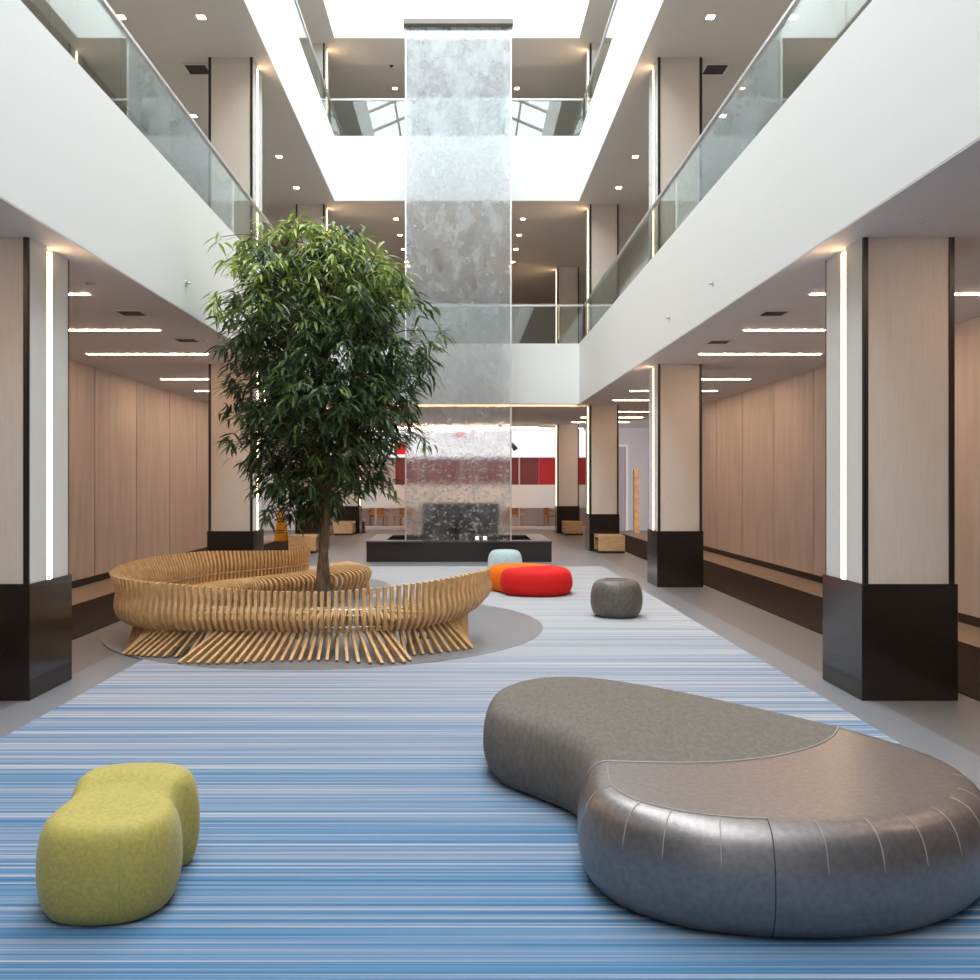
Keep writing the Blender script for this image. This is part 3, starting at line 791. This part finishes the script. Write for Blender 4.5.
while cnt < 900:
    z = R.uniform(1.3, 4.72); r, ox = keyed(PRF, z)
    if R.random() > (r/1.36)**1.2: continue
    a = R.uniform(0, 2*PI); rho = r*math.sqrt(R.uniform(.06,1))*R.uniform(.88,1.03)
    lump = 1+.10*math.sin(3*a+z*2.3)+.08*math.sin(5*a-z*3.1); rho *= lump
    c = Vector((TX-.03+ox+.87*rho*math.cos(a), TY+rho*.84*math.sin(a), 1.58+(z-1.65)*.952))
    if z > 3.1: c.x = max(c.x, -2.84+R.uniform(0,.14))
    outd = Vector((math.cos(a), math.sin(a), .15))*(rho/max(r, .1))
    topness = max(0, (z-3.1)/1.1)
    new = min(1, topness*(.25+.75*rho/max(r, .1))) if R.random() < .75 else 0  # paler crown top: young growth plus skylight painted into the leaf colour
    cluster(c, outd, R.randint(11, 17), new)
    q = min(sc_pts, key=lambda s: (s-c).length+.8*max(0, s.z-c.z+.15))
    m = q.lerp(c, .55)+Vector((0,0,.06+R.uniform(0,.06)))
    tw.tube(catmull([q, m, c], 3), [.009,.008,.007,.006,.005,.004,.003], 5)
    cnt += 1
for (px, py) in ((228,243),(222,258),(216,292),(221,300),(300,222),(268,228),(318,235),(395,490),(388,482),(428,440),(436,375),(212,310)):
    c = Vector((max(-2.86, TX+(px-325)/89), TY+R.uniform(-.3,.3), zpx(py)))
    cluster(c, Vector(((px-325)/130, 0, -.1)), 9, .9 if py < 330 else .0)
    q = min(sc_pts, key=lambda s: (s-c).length)
    tw.tube(catmull([q, q.lerp(c,.5)+Vector((0,0,.12)), c], 3), [.009,.008,.007,.006,.005,.004,.003], 5)
tw.build('branch', M['bark'], tree)
fol.v = [(max(x, -2.985) if z > 3.3 else x, y, z) for x, y, z in fol.v]
fo = fol.build('foliage', M['leaf'], tree)
at = fo.data.attributes.new('age', 'FLOAT', 'FACE'); at.data.foreach_set('value', ages_skylight)

# ------------------------------------------------------------------ oak side benches
def oak_bench(x0, x1, y0, y1, label):
    t = thing('oak_bench', ((x0+x1)/2, (y0+y1)/2, 0), label, 'bench', 'small oak benches by the columns')
    MB().bevbox(x0+.01, x1-.01, y0+.012, y1-.012, .0005, .05, .004).build('plinth', M['black'], t)
    MB().bevbox(x0, x1, y0, y0+.05, .051, .41, .004).build('front_panel', M['oak'], t)
    MB().bevbox(x0, x1, y1-.05, y1, .051, .41, .004).build('rear_panel', M['oak'], t)
    MB().bevbox(x0, x1, y0+.0505, y1-.0505, .35, .41, .004).build('top', M['oak'], t)
oak_bench(3.18, 3.80, 20.38, 21.02, 'small oak bench in front of the third right column')
oak_bench(3.22, 3.80, 27.3, 28.1, 'small oak bench in front of the fourth right column')
oak_bench(-4.00, -3.36, 20.38, 21.02, 'small oak bench in front of the third left column')
oak_bench(-3.95, -3.36, 27.3, 28.1, 'small oak bench in front of the fourth left column')

# wet floor sign
wx, wy = -5.02, 24.6
t = thing('wet_floor_sign', (wx, wy, .008), 'yellow folding wet floor sign on the left runner beyond the tree', 'sign')
def sheet(s):
    m = MB(); a, b = .17, .07; h = .92; th = .012
    y0 = wy+s*.20; y1 = wy+s*.025
    v = []
    for dy in (0, th*s):
        v += [(wx-a, y0+dy, .009), (wx+a, y0+dy, .009), (wx+b, y1+dy, .009+h), (wx-b, y1+dy, .009+h)]
    return m.add(v, [(0,1,2,3),(7,6,5,4),(0,4,5,1),(1,5,6,2),(2,6,7,3),(3,7,4,0)])
sheet(-1).build('front_leaf', M['yellow'], t); sheet(1).build('rear_leaf', M['yellow'], t)
m = MB()
for k, (z, w) in enumerate(((.62,.13),(.55,.15),(.30,.20),(.24,.20))):
    yy = wy-.20+.175*(z-.009)/.92-.0125-.003; m.box(wx-w/2, wx+w/2, yy, yy+.003, z-.015, z+.015)
m.build('printed_marking', M['black'], t)

# ------------------------------------------------------------------ far background behind the water wall
struct(MB().box(-9, 9, YE-.2, YE, 0, C1).build('wall_back', M['lilac']))
struct(MB().box(4.5, 9, 30.0, 30.2, 0, C1).build('wall_back_right', M['lilac']))
struct(MB().box(-9, -4.6, 30.0, 30.2, 0, C1).build('wall_back_left', M['lilac']))
for nm, x0, x1 in (('wall_left_end', -9, -8.8), ('wall_right_end', 8.8, 9)):
    struct(MB().box(x0, x1, 24.6, 36, 0, C1).build(nm, M['lilac']))
struct(MB().box(WR, WR+.12, 24.7, 26.0, 0, C1).build('wall_right_return', M['lilac']))
# door in the pale end wall on the right
d = bpy.data.objects.new('door_1', None); COL.objects.link(d); d.location = (5.45, 29.9, 0); struct(d)
MB().box(4.95, 5.6, 29.94, 29.99, .01, 2.85).build('panel', M['greyboard'], d)
m = MB(); m.box(4.87, 4.95, 29.90, 29.995, 0, 2.93); m.box(5.6, 5.68, 29.90, 29.995, 0, 2.93); m.box(4.95, 5.6, 29.90, 29.995, 2.85, 2.93)
m.build('frame', M['white'], d)
tag(MB().bevbox(5.55, 5.72, 28.2, 28.36, .001, 2.05, .006).build('wooden_post', M['shopwood']), 'tall thin wooden post by the pale wall beyond the right columns', 'post')
# shop front across the back
tag(MB().box(-4.6, 4.5, 31.0, 31.15, 2.52, C1-.02).build('sign_board', M['sign']), 'bright white lit sign board above the shop at the back', 'sign')
pan = [(-4.6,-2.35,'greyboard','grey lilac panel'),(-2.33,-1.0,'maroon','dark maroon panel left of centre'),(-.98,.6,'maroon','dark maroon panel behind the water'),(.62,1.75,'maroon','brown maroon panel right of the water'),(1.77,2.75,'maroon','maroon panel beside the bright red one'),(2.77,3.5,'redpanel','bright red panel'),(3.52,4.5,'redpanel','second red panel behind the fourth right column')]
for x0, x1, mt, lab in pan:
    tag(MB().box(x0, x1, 31.2, 31.26, 1.56, 2.515).build('wall_panel', M[mt]), lab+' under the lit sign board', 'panel', 'coloured panels of the shop')
tag(MB().box(-4.6, 4.5, 30.9, 30.93, .74, 1.545).build('frosted_screen', M['frost']), 'long pale frosted glass screen across the shop front at the back', 'screen')
t = thing('shop_front_frame', (0, 30.9, 0), 'thin steel posts and white sill carrying the frosted screen', 'frame')
for x in (-4.5, -3.0, -1.5, 0, 1.55, 2.05, 3.6): MB().box(x-.025, x+.025, 30.94, 30.99, .101, 2.515).build('post', M['rail'], t)
MB().box(-4.6, 4.5, 30.6, 31.0, 0, .10).build('sill', M['lilac'], t)
def letter(x, z, w, h, lab):
    t = tag(MB().bevbox(x, x+w, 30.93, 30.99, z, z+h, .006).build('red_sign', M['redlit']), lab, 'sign', 'red marks on the sign board')
letter(-2.35, 2.62, .42, .42, 'red square mark on the lit sign board, beside the leaves'); letter(-.18, 3.22, .26, .2, 'red mark on the lit sign board, seen through the water')
t = thing('wall_spot_lamp', (1.83, 30.9, 2.9), 'small black spot lamp on the lit sign board right of the water wall', 'lamp')
MB().tube([(1.83,30.99,2.9),(1.83,30.8,2.92)], .02, 8).build('arm', M['black'], t); MB().tube([(1.78,30.82,2.98),(1.90,30.70,2.80)], [.06,.09], 12).build('head', M['black'], t)
def wood_chair(x, y, rz, label):
    t = thing('wooden_armchair', (x, y, 0), label, 'chair', 'wooden chairs in the shop')
    parts = []
    def add(nm, m):
        o = m.build(nm, M['shopwood']); o.parent = t
    W, D = .56, .54
    add('seat', MB().bevbox(-W/2, W/2, -D/2, D/2, .38, .44, .01)); add('backrest', MB().bevbox(-W/2, W/2, D/2-.05, D/2, .4405, .80, .01))
    for sx in (-1, 1):
        for sy in (-1, 1):
            cx, cy = sx*(W/2-.03), sy*(D/2-.03); add('leg', MB().box(cx-.025, cx+.025, cy-.025, cy+.025, .0005, .3795))
        a = sx*(W/2+.03); add('armrest', MB().bevbox(a-.028, a+.028, -D/2, D/2, .58, .62, .006))
    t.rotation_euler = (0,0,rz)
for k, (x, rz, lab) in enumerate(((-3.0,.4,'wooden armchair left of the water wall in the shop'),(-2.1,-.4,'wooden armchair seen just left of the water edge'),(1.95,.1,'wooden armchair in the shop right of the water wall'),(3.35,1.2,'wooden armchair beside the fourth right column'))):
    wood_chair(x, 32.2, rz, lab)
tag(MB().bevbox(-4.4, 4.3, 33.5, 34.0, .0005, .75, .01).build('shop_counter', M['lilac']), 'long low pale counter at the rear of the shop', 'counter')
# small post with a pale cap by the left columns
t = thing('barrier_post', (-3.14, 28.4, 0), 'short maroon post with pale cap beside the fourth left column', 'post')
MB().lathe(-3.14, 28.4, [(.10,.001),(.10,.03),(.055,.05),(.06,.36)], 16).build('body', M['maroon'], t)
MB().lathe(-3.14, 28.4, [(.06,.3605),(.062,.42),(.03,.47)], 16).build('cap', M['lilac'], t)

# ------------------------------------------------------------------ daylight through the roof
w = bpy.data.worlds.new('overcast_sky'); sc.world = w; w.use_nodes = True
bg = w.node_tree.nodes['Background']; bg.inputs[0].default_value = (.93,.975,1.0,1); bg.inputs[1].default_value = 8.4
pl = bpy.data.lights.new('roof_daylight', 'AREA'); pl.shape = 'RECTANGLE'; pl.size = XR-XL+.5; pl.size_y = YB-YN
pl.cycles.is_portal = True
po = bpy.data.objects.new('roof_daylight', pl); COL.objects.link(po); po.location = (xm, (YB+YN)/2, ridge+.12)

# ------------------------------------------------------------------ camera and view
cam = bpy.data.cameras.new('camera'); co = bpy.data.objects.new('camera', cam); COL.objects.link(co)
co.location = (0, 0, 1.65); co.rotation_euler = (PI/2, 0, 0)
cam.sensor_width = 36; cam.lens = 880/980*36; cam.shift_x = 29/980; cam.shift_y = -8/980; cam.clip_end = 200
sc.camera = co
sc.view_settings.view_transform = 'Standard'; sc.view_settings.look = 'None'
sc.view_settings.exposure = 0; sc.view_settings.gamma = 1; sc.view_settings.use_curve_mapping = False
cy = sc.cycles
cy.use_denoising = True; cy.max_bounces = 10; cy.diffuse_bounces = 5; cy.glossy_bounces = 4; cy.transmission_bounces = 6; cy.transparent_max_bounces = 24
cy.sample_clamp_indirect = 6; cy.caustics_reflective = False; cy.caustics_refractive = False
